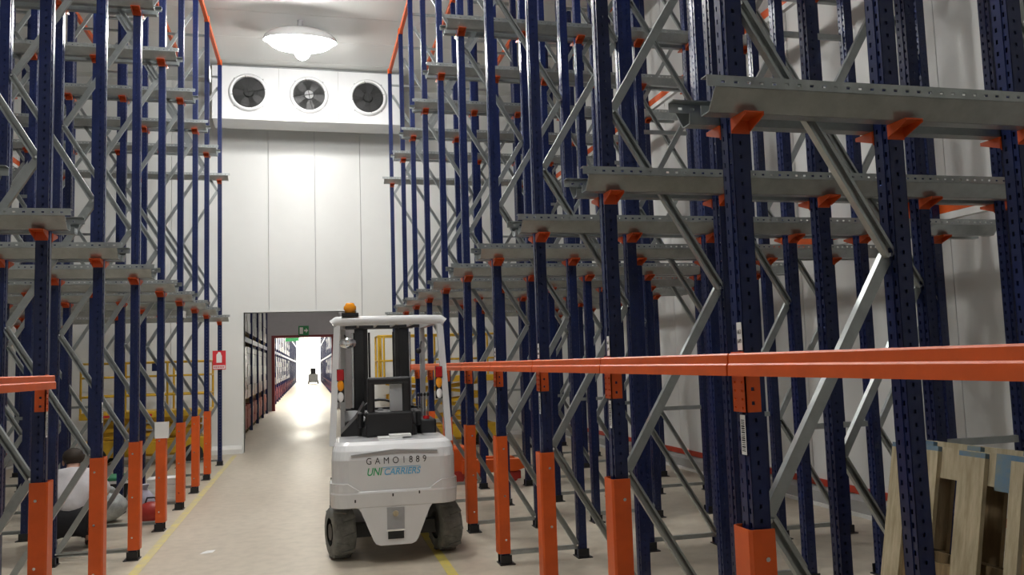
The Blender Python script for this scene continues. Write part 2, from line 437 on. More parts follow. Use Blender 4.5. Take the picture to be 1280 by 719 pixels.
for i, a in enumerate(ys):
    for j, q in enumerate((0.75, 2.05)):
        load(-2.02, a + q, 0, 'corridor_red', 0.72, 'dark red crates on the rack floor just left inside the doorway', 'red crates left inside the doorway')
        load(-2.02, a + q, 0.78, 'film', 1.45, 'film wrapped white load under the beam just left inside the doorway', 'wrapped loads left inside the doorway')
        load(-2.02, a + q, 2.46, 'film', 1.45, 'film wrapped pale load on the beam just left inside the doorway', 'upper wrapped loads left inside the doorway')
for sx, nm in ((-2.02, 'left'), (1.75, 'right')):
    for i in range(25):
        for q in (0.75, 2.05):
            yy = 35 + 2.8 * i + q
            load(sx, yy, 0, 'corridor_red', 0.72, 'red crates on the floor along the %s side of the bright corridor' % nm, 'red crates of the bright corridor, %s side' % nm)
            if i < 12:
                load(sx, yy, 0.78, 'film', 1.45, 'wrapped white load along the %s side of the bright corridor' % nm, 'wrapped loads of the bright corridor, %s side' % nm)
                load(sx, yy, 2.46, 'film', 1.45, 'upper wrapped load along the %s side of the bright corridor' % nm, 'upper loads of the bright corridor, %s side' % nm)

# ------------------------------------------------------------------ drive-in racks
HW, HD = 0.041, 0.033        # half width along the aisle, half depth into the lane
def upright_mesh(h, m='blue'):
    b = MB(); t = 0.003
    # face towards the aisle with two columns of holes
    b.perforated((-HD, -HW, 0), (0, 1, 0), (0, 0, 1), (1, 0, 0), 2 * HW, h, (0.019, 0.063), 0.011, 0.019, 0.05, t)
    for s in (-1, 1):
        b.perforated((-HD, s * HW, 0), (1, 0, 0), (0, 0, 1), (0, -s, 0), 2 * HD, h, (0.030,), 0.011, 0.014, 0.05, t, start=0.05)
        b.box(HD - t, HD, s * HW, s * (HW - 0.028), 0, h)
        b.box(HD - 0.022, HD, s * (HW - 0.028), s * (HW - 0.025), 0, h)
    # shallow stiffening rib down the aisle face
    b.box(-HD - 0.004, -HD, -0.012, 0.012, 0, h)
    return b.mesh('upright', m)
UP = upright_mesh(H)
BASE = MB().box(-0.055, 0.07, -0.075, 0.075, 0, 0.008).box(-0.046, 0.046, -0.056, -0.049, 0, 0.075).box(-0.046, 0.046, 0.049, 0.056, 0, 0.075).mesh('base_plate', 'black')
CAP = MB().box(-HD + 0.002, HD - 0.002, -HW + 0.002, HW - 0.002, H, H + 0.006).mesh('end_cap', 'black')
def arm_mesh(s):
    b = MB(); r = 0.113           # measured down from the rail top
    # hook plate on the upright side, wedge shaped shelf reaching out under the rail
    b.box(-0.036, 0.036, s * HW, s * (HW + 0.004), -r - 0.055, -r)
    b.box(-0.038, 0.038, s * (HW + 0.004), s * (HW + 0.105), -r - 0.005, -r)
    for q in (-0.038, 0.034):
        b.extrude([(HW + 0.004, -0.005), (HW + 0.105, -0.005), (HW + 0.105, -0.014), (HW + 0.004, -0.048)], (q, 0, -r), (q + 0.004, 0, -r), (0, s, 0), (0, 0, 1))
    return b.mesh('arm', 'orange_dark')
ARM = {1: arm_mesh(1), -1: arm_mesh(-1)}
# galvanised C channel braces: local frame x = into the lane, z = up
def brace_mesh(x0, z0, x1, z1, wd=0.045, dp=0.03, name='diagonal_brace', face=1):
    b = MB(); t = 0.0035
    prof = [(-wd / 2, -dp / 2), (wd / 2, -dp / 2), (wd / 2, dp / 2), (wd / 2 - 0.012, dp / 2), (wd / 2 - 0.012, dp / 2 - t), (wd / 2 - t, dp / 2 - t),
            (wd / 2 - t, -dp / 2 + t), (-wd / 2 + t, -dp / 2 + t), (-wd / 2 + t, dp / 2 - t), (-wd / 2 + 0.012, dp / 2 - t), (-wd / 2 + 0.012, dp / 2), (-wd / 2, dp / 2)]
    a = Vector((x0, 0, z0)); c = Vector((x1, 0, z1)); d = (c - a).normalized(); n = Vector((-d.z, 0, d.x))
    b.extrude(prof, a, c, n, (0, face, 0))
    return b.mesh(name, 'galv')
NX0, NX1 = 0.042, FD - 0.042
DIA_UP = brace_mesh(NX0, 0, NX1, 0.95)
DIA_DN = brace_mesh(NX1, 0, NX0, 0.95, face=-1)
HOR = brace_mesh(NX0 - 0.004, 0, NX1 + 0.004, 0, 0.035, 0.03, 'horizontal_brace')
BOLT = MB().cyl((0, -0.024, 0), (0, 0.024, 0), 0.009, n=6).mesh('bolt', 'chrome')
def guard_mesh():
    b = MB(); g = 0.062
    b.extrude([(-0.062, -g), (0.035, -g), (0.035, -g + 0.005), (-0.050, -g + 0.005), (-0.057, -g + 0.012), (-0.057, g - 0.012), (-0.050, g - 0.005),
               (0.035, g - 0.005), (0.035, g), (-0.052, g), (-0.062, g - 0.012), (-0.062, -g + 0.012)][1:] + [(-0.052, -g)],
              (0, 0, 0.09), (0, 0, 1.032), (1, 0, 0), (0, 1, 0))
    return b.mesh('upright_guard', 'orange')
GUARD = guard_mesh()
GBOLT = MB().cyl((0, -0.0035, 0), (0, 0.0035, 0), 0.009, n=6).mesh('bolt', 'chrome')

POSN = ['front', 'middle', 'rear']
def rack_frame(side, k, fi):
    sgn = 1 if side == 'right' else -1
    row = {-1: 'row beside the camera', 9: 'last row before the end wall'}.get(k, '%s row from camera' % ORD[k])
    if k == 0: row = 'row nearest the camera'
    lab = {0: 'blue rack frame at the aisle edge, %s rack, %s', 1: 'blue middle rack frame inside the %s rack, %s', 2: 'blue rear rack frame by the wall, %s rack, %s'}[fi] % (side, row)
    fr = thing('rack_frame', lab, 'rack frame', (sgn * (XF + FX[fi]), RY(k), 0), 0 if sgn > 0 else PI, '%s frames of the %s rack' % (POSN[fi], side))
    for dx in (0, FD):
        u = link('upright', UP, fr, (dx, 0, 0)); link('base_plate', BASE, u); link('end_cap', CAP, u)
        for z in (Z1, Z2):
            for s in (-1, 1):
                if k == 9 and s * sgn > 0: continue
                link('arm', ARM[s], u, (0, 0, z))
    z = 0.1
    for i in range(7):
        link('diagonal_brace', DIA_DN if i % 2 == 0 else DIA_UP, fr, (0, 0.012 if i % 2 else -0.012, z)); z += 0.95
    for z in (0.085, 6.95): link('horizontal_brace', HOR, fr, (0, 0, z))
    for i in range(8): link('bolt', BOLT, fr, (NX0 if i % 2 else NX1, 0, 0.1 + 0.95 * i))
    if fi == 0 and k < 9:
        g = link('upright_guard', GUARD, fr)
        for z in (0.2, 0.55, 0.93):
            for s in (-1, 1): link('bolt', GBOLT, g, (0, s * 0.064, z))
    return fr
FRAMES = {}
for k in range(-1, 10):
    for fi in range(3):
        if k == -1 and fi > 0: continue
        FRAMES['right', k, fi] = rack_frame('right', k, fi)
for k in range(1, 10):
    for fi in range(3):
        if fi == 1 and k < 4: continue
        if fi == 2 and k < 6: continue
        FRAMES['left', k, fi] = rack_frame('left', k, fi)

# spacer bars joining the frames of one row
SP = brace_mesh(HD + 0.002, 0, FX[1] - FD - 0.058, 0, 0.04, 0.03, 'row_spacer')
for (side, k, fi), fr in FRAMES.items():
    if (side, k, fi + 1) in FRAMES:
        for z in ((1.1, 4.05, 6.6) if fi == 1 else (6.6,)):
            link('row_spacer', SP, fr, (FD, 0, z))

# galvanised pallet rails, one each side of every row of frames
RL = 3.86
def rail_mesh():
    b = MB(); t = 0.004; cut = 0.06
    b.perforated((-RL / 2, 0.120, 0), (0, 0, -1), (1, 0, 0), (0, -1, 0), 0.036, RL, (0.018,), 0.010, 0.016, 0.05, t, start=0.04)   # lip with holes
    b.box(-RL / 2, RL / 2, 0.075, 0.120, 0, t)                                                                                     # top flange
    def sheet(p, q, c0):
        p = Vector((0, *p)); q = Vector((0, *q)); d = (q - p).normalized(); n = Vector((0, -d.z, d.y)) * t
        vs = []
        for xx in (-RL / 2 + c0, RL / 2 - c0):
            vs += [Vector((xx, 0, 0)) + v for v in (p, q, q + n, p + n)]
        b.add(vs, [(3, 2, 1, 0), (4, 5, 6, 7), (0, 1, 5, 4), (1, 2, 6, 5), (2, 3, 7, 6), (3, 0, 4, 7)])
    sheet((0.118, -0.036), (0.062, -0.108), cut * 0.5)
    sheet((0.062, -0.108), (0.006, -0.108), cut * 0.5)
    sheet((0.008, -0.108), (0.008, -0.070), cut * 0.5)
    return b.mesh('pallet_rail', 'galv')
RAIL = rail_mesh()
def rail(side, k, lev, s):
    sgn = 1 if side == 'right' else -1
    o = link('pallet_rail', RAIL, None, (sgn * (1.35 + RL / 2), RY(k) + s * HW, (Z1, Z2)[lev]), 0 if s > 0 else PI)
    row = 'last row' if k == 9 else ('row nearest the camera' if k == 0 else '%s row from camera' % ORD[k])
    tag(o, 'galvanised %s rail on the %s side of its uprights, %s rack, %s' % (('lower', 'upper')[lev], 'near' if s < 0 else 'far', side, row), 'rail',
        '%s pallet rails of the %s rack' % (('lower', 'upper')[lev], side))
for side, ks in (('right', range(0, 10)), ('left', range(1, 10))):
    for k in ks:
        for lev in (0, 1):
            for s in (-1, 1):
                if k == 9 and s > 0: continue
                rail(side, k, lev, s)

# orange blocking beams along the aisle
def aisle_beam(side, k):
    sgn = 1 if side == 'right' else -1
    L = RY(k + 1) - RY(k)
    nm = 'orange beam across the %s rack bays, %s' % (side, 'running out of the picture beside the camera' if k < 0 else 'between the %s and %s frames' % (ORD[k], ORD[k + 1]))
    if side == 'left': nm = 'short orange beam ending at the leftmost orange guard'
    t = thing('aisle_beam', nm, 'beam', (sgn * (XF - HD - 0.008), RY(k), 1.565), 0, 'orange aisle beams of the %s rack' % side)
    x = -sgn
    b = MB().extrude([(0.0, 0.0), (0.042, 0.0), (0.042, 0.038), (0.036, 0.044), (0.036, 0.074), (0.030, 0.080), (0.0, 0.080)], (0, 0.006, 0), (0, L - 0.006, 0), (x, 0, 0), (0, 0, 1))
    b.build('beam_profile', 'orange', t)
    for yy, s in ((0.0, 1), (L, -1)):
        b = MB()
        b.box(x * -0.006, x * 0.0, yy, yy + s * 0.043, -0.13, 0.085)                                # plate on the aisle face
        b.perforated((0.0 if x < 0 else -0.06, yy + s * (HW + 0.001), -0.13), (1, 0, 0), (0, 0, 1), (0, s, 0), 0.06, 0.13, (0.03,), 0.013, 0.013, 0.05, 0.004, start=0.025)
        b.box(x * -0.006, x * 0.0, yy + s * 0.043, yy + s * (HW + 0.005), -0.13, 0.0)
        for q in range(4): b.cyl((x * 0.0, yy + s * 0.025, -0.115 + q * 0.03), (x * 0.006, yy + s * 0.025, -0.115 + q * 0.03), 0.005, n=6)
        b.build('end_connector', 'orange', t)
for k in range(-1, 8): aisle_beam('right', k)
aisle_beam('left', 1)

# orange ties along the tops of the uprights
def top_tie(side, dx, k0, what):
    sgn = 1 if side == 'right' else -1
    t = thing('top_tie', 'orange tie running along the tops of the %s uprights of the %s rack' % (what, side), 'tie beam', (sgn * (XF + dx), RY(k0), H + 0.006), 0, 'orange top ties of the %s rack' % side)
    for k in range(k0, 9):
        a, b = RY(k) - RY(k0), RY(k + 1) - RY(k0)
        MB().box(-0.025, 0.025, a + 0.052, b - 0.052, 0.004, 0.085).build('tie_profile', 'orange', t)
    for k in range(k0, 10):
        a = RY(k) - RY(k0)
        MB().box(-HD - 0.004, HD + 0.004, a - 0.051, a + 0.051, 0.0, 0.095).build('tie_cap', 'orange', t)
for side in ('right', 'left'):
    top_tie(side, 0, 0 if side == 'right' else 1, 'aisle-edge front')
    top_tie(side, FD, 0 if side == 'right' else 4, 'second line of')
    top_tie(side, FX[1] + FD, 0 if side == 'right' else 4, 'fourth line of')
    top_tie(side, FX[2] + FD, 0 if side == 'right' else 6, 'rearmost')

# rear stop beams beside the wall, at both rail levels
for side in ('right', 'left'):
    sgn = 1 if side == 'right' else -1
    k0 = 0 if side == 'right' else 6
    for lev, z in enumerate((Z1, Z2)):
        t = thing('rear_stop', 'orange and grey %s rear stop beam along the wall side of the %s rack' % (('lower', 'upper')[lev], side), 'beam', (sgn * (XF + FX[2] + FD + HD + 0.004), RY(k0), z + 0.065), 0, 'rear stop beams')
        L = RY(9) - RY(k0)
        MB().box(0, sgn * 0.045, -0.05, L + 0.05, 0.0, 0.09).build('stop_beam', 'orange', t)
        MB().box(0, sgn * 0.05, -0.05, L + 0.05, -0.055, -0.002).build('stop_channel', 'kerb', t)

# paper stickers on the aisle face of the first right-hand uprights
def sticker(k, z, hgt, lines, sgn=1, wdt=0.034, oy=-0.022):
    fr = FRAMES['right' if sgn > 0 else 'left', k, 0]
    o = MB().box(-HD - 0.0056, -HD - 0.0044, -wdt / 2, wdt / 2, -hgt / 2, hgt / 2).build('paper_label', 'paper', fr, (0, oy, z))
    if lines:
        for i, l in enumerate(lines):
            text('printing', l, 0.022, 'ink', o, (-HD - 0.0060, 0, hgt / 2 - 0.035 - i * 0.033), (PI / 2, 0, -PI / 2), 0.0003, 0.8)
    else:
        b = MB(); q = -hgt / 2 + 0.012; r = random.Random(k)
        while q < hgt / 2 - 0.02:
            h = r.choice((0.002, 0.003, 0.005)); b.box(-HD - 0.0064, -HD - 0.0056, -wdt / 2 + 0.006, wdt / 2 - 0.006, q, q + h); q += h + r.choice((0.003, 0.004))
        b.build('barcode', 'ink', o)
for k in range(0, 4):
    sticker(k, 1.705, 0.10, ('663', '649'))
    sticker(k, 1.355, 0.14, None, oy=-0.012)
for k in (2, 3, 5):
    sticker(k, 1.36, 0.15, None, -1, oy=0.012)
# sheet of paper taped round a guard, and small ones higher up
o = MB().box(-0.085, 0.045, 0.060, 0.066, 0.955, 1.125).box(-0.085, -0.079, 0.0, 0.060, 0.955, 1.125).build('taped_sheet', 'paper', FRAMES['left', 5, 0])
o = MB().box(-0.055, -0.044, -0.08, 0.08, 2.30, 2.38).build('taped_sheet', 'paper', FRAMES['left', 6, 0])
o = MB().box(-0.05, -0.044, -0.06, 0.11, 6.2, 6.42).build('taped_sheet', 'paper', FRAMES['left', 8, 0])

# fire extinguisher sign on the last left post
sg = thing('fire_sign', 'red and white fire extinguisher sign on the last left upright', 'sign', (-XF, RY(9) - HW - 0.07, 1.66))
MB().box(-0.11, 0.11, -0.004, 0, 0, 0.33).build('sign_board', 'sign_red', sg)
MB().extrude([(-0.045, 0.12), (0.045, 0.12), (0.045, 0.24), (0.03, 0.27), (0.03, 0.29), (0.015, 0.305), (-0.02, 0.305), (-0.02, 0.29), (-0.045, 0.26)], (0, -0.004, 0), (0, -0.006, 0), (1, 0, 0), (0, 0, 1)).build('extinguisher_pictogram', 'paper', sg)
MB().box(-0.1, 0.1, -0.006, -0.004, 0.015, 0.075).build('caption_band', 'paper', sg)
b = MB()
for i in range(9): b.box(-0.09 + i * 0.02, -0.077 + i * 0.02, -0.007, -0.006, 0.03, 0.06)
b.build('caption', 'sign_red', sg)

# ------------------------------------------------------------------ evaporator with three fans
EV0, EV1 = -1.76, 1.84
ev = thing('evaporator', 'white three-fan cooling evaporator hung under the ceiling at the end wall', 'evaporator', (0, 16.3, 6.43))
EH = CZ - 6.43 - 0.03
b = MB().extrude([(0, 0.02), (0, EH), (0.85, EH), (0.85, 0.25), (0.6, -0.02)], (EV0, 0, 0), (EV1, 0, 0), (0, 1, 0), (0, 0, 1))
b.build('casing', 'fork_white', ev)
MB().box(EV0 - 0.01, EV1 + 0.01, -0.012, 0.0, EH - 0.02, EH).build('top_flange', 'steel', ev)
MB().box(EV0, EV1, -0.008, 0.0, 0.0, 0.05).build('drip_tray_edge', 'fork_white', ev)
for xx in (-0.53, 0.60):
    MB().box(xx - 0.02, xx + 0.02, -0.01, 0.0, 0.05, 0.2).build('seam_plate', 'fork_grey', ev)
    MB().box(xx - 0.004, xx + 0.004, -0.003, 0.0, 0.2, EH - 0.03).build('panel_seam', 'joint', ev)
for i, fx in enumerate((-1.09, 0.04, 1.18)):
    fz = 0.53
    f = link('fan', None, ev, (fx, 0, fz)); f.empty_display_size = 0.05
    MB().lathe([(0.375, -0.001), (0.375, -0.012), (0.345, -0.06), (0.315, -0.065), (0.30, -0.03), (0.30, 0.0)], (0, 0, 0), (0, 1, 0), 32).build('shroud', 'fork_white', f)
    MB().cyl((0, -0.004, 0), (0, -0.001, 0), 0.315, n=32).build('fan_opening_shade', 'black', f)  # solid black disc standing in for the shade inside the opening
    MB().cyl((0, -0.05, 0), (0, -0.004, 0), 0.085, 0.10, n=16).build('hub', 'chrome' if i == 1 else 'fan_dark', f)
    b = MB()
    for q in range(5):
        a = 2 * PI * q / 5 + i * 0.4
        for rr0, rr1 in ((0.08, 0.18), (0.18, 0.29)):
            da = 0.28 if rr0 < 0.1 else 0.36
            p = [(rr0 * math.cos(a - 0.25), -0.012, rr0 * math.sin(a - 0.25)), (rr1 * math.cos(a - da), -0.010, rr1 * math.sin(a - da)),
                 (rr1 * math.cos(a + da), -0.030, rr1 * math.sin(a + da)), (rr0 * math.cos(a + 0.25), -0.026, rr0 * math.sin(a + 0.25))]
            b.add(p + [(u, v + 0.003, z) for u, v, z in p], [(0, 1, 2, 3), (7, 6, 5, 4), (0, 4, 5, 1), (1, 5, 6, 2), (2, 6, 7, 3), (3, 7, 4, 0)])
    b.build('fan_blades', 'fan_dark', f)
    b = MB()
    for r in (0.13, 0.185, 0.24, 0.295):
        b.tube([(r * math.cos(2 * PI * q / 24), -0.07, r * math.sin(2 * PI * q / 24)) for q in range(25)], 0.0025, 5)
    for a in (0.2, PI / 2 + 0.2): b.tube([(0.33 * math.cos(a), -0.068, 0.33 * math.sin(a)), (-0.33 * math.cos(a), -0.068, -0.33 * math.sin(a))], 0.004, 5)
    b.build('guard_grille', 'fan_dark', f)
    for a in (PI / 4, 3 * PI / 4, 5 * PI / 4, 7 * PI / 4):
        MB().cyl((0.37 * math.cos(a), -0.03, 0.37 * math.sin(a)), (0.37 * math.cos(a), -0.001, 0.37 * math.sin(a)), 0.016, n=8).build('mounting_lug', 'steel', f)
for xx in (-1.5, -0.5, 0.6, 1.6):
    MB().box(xx - 0.02, xx + 0.02, 0.3, 0.34, EH, EH + 0.03).build('hanger', 'steel', ev)

# ------------------------------------------------------------------ ceiling luminaires of the hall
def luminaire(y, label):
    t = thing('ceiling_lamp', label, 'lamp', (-0.10, y, CZ), 0, 'ceiling lamps above the aisle')
    MB().cyl((0, 0, -0.12), (0, 0, 0), 0.05, n=12).build('canopy', 'fork_grey', t)
    dome = MB(); n_ = 20; m_ = 5
    for sc, flip in ((1.0, False), (0.97, True)):       # hollow oval shell added over the diffuser to cut its up-light
        vs = [(0.62 * sc * math.cos(2 * PI * k / n_) * math.cos(PI / 2 * j / m_), 0.30 * sc * math.sin(2 * PI * k / n_) * math.cos(PI / 2 * j / m_), -0.36 + 0.25 * sc * math.sin(PI / 2 * j / m_)) for j in range(m_ + 1) for k in range(n_)]
        fs = [(j * n_ + k, j * n_ + (k + 1) % n_, (j + 1) * n_ + (k + 1) % n_, (j + 1) * n_ + k) for j in range(m_) for k in range(n_)]
        dome.add(vs, [f[::-1] for f in fs] if flip else fs, True)
    dome.build('reflector', 'fork_white', t)
    MB().ellipsoid((0, 0, -0.37), (0.54, 0.22, 0.19), 20, 12).build('diffuser', 'lamp', t)
    MB().ellipsoid((0.03, 0, -0.55), (0.13, 0.13, 0.13), 14, 8).build('bulb', 'lamp', t)
for i, yy in enumerate(HALL_LAMPS):
    luminaire(yy, ('bright glaring ceiling lamp in front of the fan unit', 'second ceiling lamp back from the fan unit, above the picture', 'third ceiling lamp back from the fan unit, above the picture', 'fourth ceiling lamp back from the fan unit, above the picture')[i])
# ------------------------------------------------------------------ forklift
FL = thing('forklift', 'white electric forklift parked in the aisle seen from behind', 'forklift', (0.685, 7.08, 0), -0.035)
def plan(wd, y0, y1, r, n=6):
    p = []
    for i in range(n + 1):
        a = PI + (PI / 2) * i / n
        p.append((-wd + r + r * math.cos(a), y0 + r + r * math.sin(a)))
    for i in range(n + 1):
        a = 1.5 * PI + (PI / 2) * i / n
        p.append((wd - r + r * math.cos(a), y0 + r + r * math.sin(a)))
    return p + [(wd, y1), (-wd, y1)]
def loft(levels):
    """levels [(z, plan polygon)]"""
    b = MB(); n = len(levels[0][1]); vs = [(x, y, z) for z, p in levels for x, y in p]
    fs = [(i * n + k, i * n + (k + 1) % n, (i + 1) * n + (k + 1) % n, (i + 1) * n + k) for i in range(len(levels) - 1) for k in range(n)]
    b.add(vs, fs + [tuple(range(n))[::-1], tuple(range((len(levels) - 1) * n, len(levels) * n))])
    return b
cw = loft([(0.60, plan(0.520, 0.016, 0.80, 0.14)), (0.86, plan(0.520, 0.022, 0.80, 0.14)), (0.93, plan(0.512, 0.045, 0.80, 0.14)),
           (0.975, plan(0.495, 0.085, 0.79, 0.13)), (1.0, plan(0.46, 0.14, 0.78, 0.12))]).build('counterweight', 'fork_white', FL)
bevel(cw, 0.008, 2)
bm_ = loft([(0.47, plan(0.528, 0.008, 0.30, 0.14)), (0.585, plan(0.535, 0.0, 0.30, 0.14)), (0.605, plan(0.528, 0.006, 0.30, 0.14))]).build('bumper', 'fork_white', FL)
bevel(bm_, 0.006, 2)
for s in (-1, 1):
    o = MB().extrude([(0.30, 0.60), (0.345, 0.66), (0.532, 0.672), (0.532, 0.60)], (0, 0.12, 0), (0, 0.30, 0), (s, 0, 0), (0, 0, 1)).build('bumper_shoulder', 'fork_white', FL)
    pl = plan(0.532, 0.003, 0.30, 0.14)
    b = MB(); pts = [p for p in pl[:14] if s * p[0] > 0.30]
    pts = [(s * 0.30, 0.003)] + (pts if s > 0 else pts[::-1])
    vs = []; m_ = len(pts)
    for x, y in pts:
        zt = 0.672 if abs(x) > 0.345 else 0.612
        vs += [(x, y, 0.60), (x, y, zt), (x * 0.97, y + 0.03, zt)]
    fs = []
    for i in range(m_ - 1):
        for j in range(2): fs.append((3 * i + j, 3 * i + 3 + j, 3 * i + 4 + j, 3 * i + 1 + j))
    b.add(vs, fs).build('bumper_lip', 'fork_white', o)
sk = MB().extrude([(-0.31, 0.475), (-0.285, 0.44), (-0.185, 0.20), (-0.165, 0.17), (-0.13, 0.155), (0.13, 0.155), (0.165, 0.17), (0.185, 0.20), (0.285, 0.44), (0.31, 0.475)], (0, 0.012, 0), (0, 0.40, 0), (1, 0, 0), (0, 0, 1)).build('ballast_skirt', 'fork_white', FL)
bevel(sk, 0.02, 3)
hp = MB().box(-0.072, 0.072, 0.006, 0.014, 0.275, 0.462).build('hitch_plate', 'fork_grey', FL)
MB().cyl((0, -0.012, 0.41), (0, 0.008, 0.41), 0.022, 0.026, n=14).build('hitch_pin', 'wood', hp)
MB().box(-0.066, 0.066, 0.004, 0.014, 0.205, 0.268).build('hitch_slot_shade', 'black', hp)  # black plate painted as the dark inside of the slot
MB().box(-0.075, 0.075, 0.0, 0.016, 0.268, 0.282).build('hitch_edge', 'chrome', hp)
for x, z in ((-0.33, 0.53), (-0.02, 0.565), (0.2, 0.575)):
    MB().box(x - 0.006, x + 0.006, 0.0, 0.008, z - 0.012, z + 0.012).build('slot_mark', 'black', FL)
MB().extrude([(-0.36, 0.895), (0.0, 0.925), (0.36, 0.905), (0.36, 0.917), (0.0, 0.94), (-0.36, 0.905)], (0, 0.018, 0), (0, 0.045, 0), (1, 0, 0), (0, 0, 1)).build('grip_groove_shade', 'fork_grey', FL)  # grey strip painted as the shade of the handle recess
def fit(o, wd, ht):
    xs = [v.co.x for v in o.data.vertices]; ys = [v.co.y for v in o.data.vertices]
    cx, cy = (max(xs) + min(xs)) / 2, (max(ys) + min(ys)) / 2
    kx, ky = wd / (max(xs) - min(xs)), ht / (max(ys) - min(ys))
    for v in o.data.vertices: v.co.x = (v.co.x - cx) * kx; v.co.y = (v.co.y - cy) * ky
    o.scale = (1, 1, 1)
    return o
fit(text('fleet_number', 'GAMO1889', 0.08, 'ink', FL, (0.015, 0.0205, 0.848), (PI / 2, 0, 0), 0.001, 1, 0, 1.7, 0.0), 0.50, 0.054)
fit(text('maker_name', 'UNI', 0.08, 'ink_green', FL, (-0.165, 0.0185, 0.760), (PI / 2, 0, 0), 0.001, 1, 0.25, 1.0, 0.0012), 0.125, 0.064)
fit(text('maker_name', 'CARRIERS', 0.08, 'ink_cyan', FL, (0.065, 0.0185, 0.756), (PI / 2, 0, 0), 0.001, 1, 0.25, 1.0, 0.0012), 0.305, 0.056)
MB().box(-0.10, 0.215, 0.0172, 0.0186, 0.790, 0.794).build('maker_name_rule', 'ink_cyan', FL)
# chassis, hood and steps
bevel(MB().box(-0.47, 0.47, 0.62, 1.75, 0.22, 0.60).build('chassis', 'fork_white', FL), 0.02)
bevel(MB().box(-0.42, 0.42, 0.60, 1.12, 0.60, 0.93).build('battery_hood', 'fork_white', FL), 0.02)
bevel(MB().extrude([(1.45, 0.60), (1.72, 0.60), (1.72, 1.02), (1.60, 1.20), (1.45, 1.10)], (-0.40, 0, 0), (0.40, 0, 0), (0, 1, 0), (0, 0, 1)).build('dashboard', 'black', FL), 0.02)
MB().tube([(-0.05 + 0.17 * math.cos(2 * PI * q / 20), 1.33 + 0.12 * math.sin(2 * PI * q / 20), 1.20 + 0.10 * math.sin(2 * PI * q / 20)) for q in range(21)], 0.014, 6).build('steering_wheel', 'black', FL)
MB().cyl((-0.05, 1.33, 1.2), (-0.05, 1.52, 1.05), 0.03, n=10).build('steering_column', 'black', FL)
# seat
st = link('seat', None, FL)
bevel(MB().box(-0.25, 0.25, 0.62, 1.12, 0.93, 1.10).build('seat_cushion', 'black', st), 0.05, 3)
b = MB().box(-0.20, -0.135, 0.56, 0.68, 1.0, 1.50).box(0.115, 0.19, 0.56, 0.68, 1.0, 1.50).box(-0.20, 0.19, 0.56, 0.68, 1.47, 1.535).box(-0.22, 0.21, 0.54, 0.70, 1.0, 1.225)
bevel(b.build('backrest', 'black', st), 0.02, 2)
MB().box(0.0, 0.115, 0.60, 0.62, 1.225, 1.47).build('backrest_panel', 'fork_grey', st)
for s in (-1, 1): bevel(MB().box(s * 0.24, s * 0.29, 0.64, 0.98, 1.08, 1.22).build('armrest', 'black', st), 0.02)
MB().extrude([(-0.44, 0.93), (-0.25, 0.93), (-0.22, 1.30), (-0.30, 1.16), (-0.44, 1.02)], (0, 0.78, 0), (0, 1.3, 0), (1, 0, 0), (0, 0, 1)).build('side_cowl', 'black', FL)
# lever console on the right
lc = bevel(MB().box(0.28, 0.44, 0.75, 1.3, 0.93, 1.13).build('lever_console', 'black', FL), 0.02)
for i in range(4):
    MB().cyl((0.31 + i * 0.032, 1.18, 1.13), (0.31 + i * 0.032, 1.14, 1.33), 0.007, n=8).build('lever', 'chrome', lc)
    MB().ellipsoid((0.31 + i * 0.032, 1.14, 1.345), (0.014, 0.014, 0.02), 8, 6).build('lever_knob', 'black', lc)
MB().cyl((0.35, 0.80, 1.13), (0.35, 0.80, 1.16), 0.03, n=12).build('stop_button', 'lens_red', lc)
# papers on the hood
MB().box(-0.12, 0.09, 0.30, 0.52, 1.0, 1.012).box(-0.02, 0.17, 0.33, 0.50, 1.012, 1.03).build('papers', 'paper', FL)
# overhead guard
og = link('overhead_guard', None, FL)
for s in (-1, 1):
    MB().bar((s * 0.512, 0.42, 0.95), (s * 0.462, 0.52, 2.02), 0.055, 0.085, (0, 1, 0)).build('rear_pillar', 'fork_white', og)
    MB().bar((s * 0.42, 1.80, 0.60), (s * 0.405, 1.62, 2.03), 0.05, 0.07, (0, 1, 0)).build('front_pillar', 'fork_grey', og)
    MB().bar((s * 0.455, 0.52, 2.045), (s * 0.41, 1.66, 2.045), 0.06, 0.05).build('roof_side', 'fork_white', og)
MB().tube([(-0.50, 0.50, 2.02), (-0.47, 0.50, 2.045), (-0.3, 0.50, 2.05), (0.3, 0.50, 2.05), (0.47, 0.50, 2.045), (0.50, 0.50, 2.02)], 0.044, 12).build('roof_rear_bar', 'fork_white', og)
MB().box(-0.41, 0.41, 1.62, 1.68, 2.03, 2.06).build('roof_front_bar', 'black', og)
for q in (-0.27, -0.09, 0.09, 0.27):
    MB().bar((q, 0.52, 2.05), (q * 0.95, 1.64, 2.05), 0.02, 0.03).build('roof_bar', 'fork_grey', og)
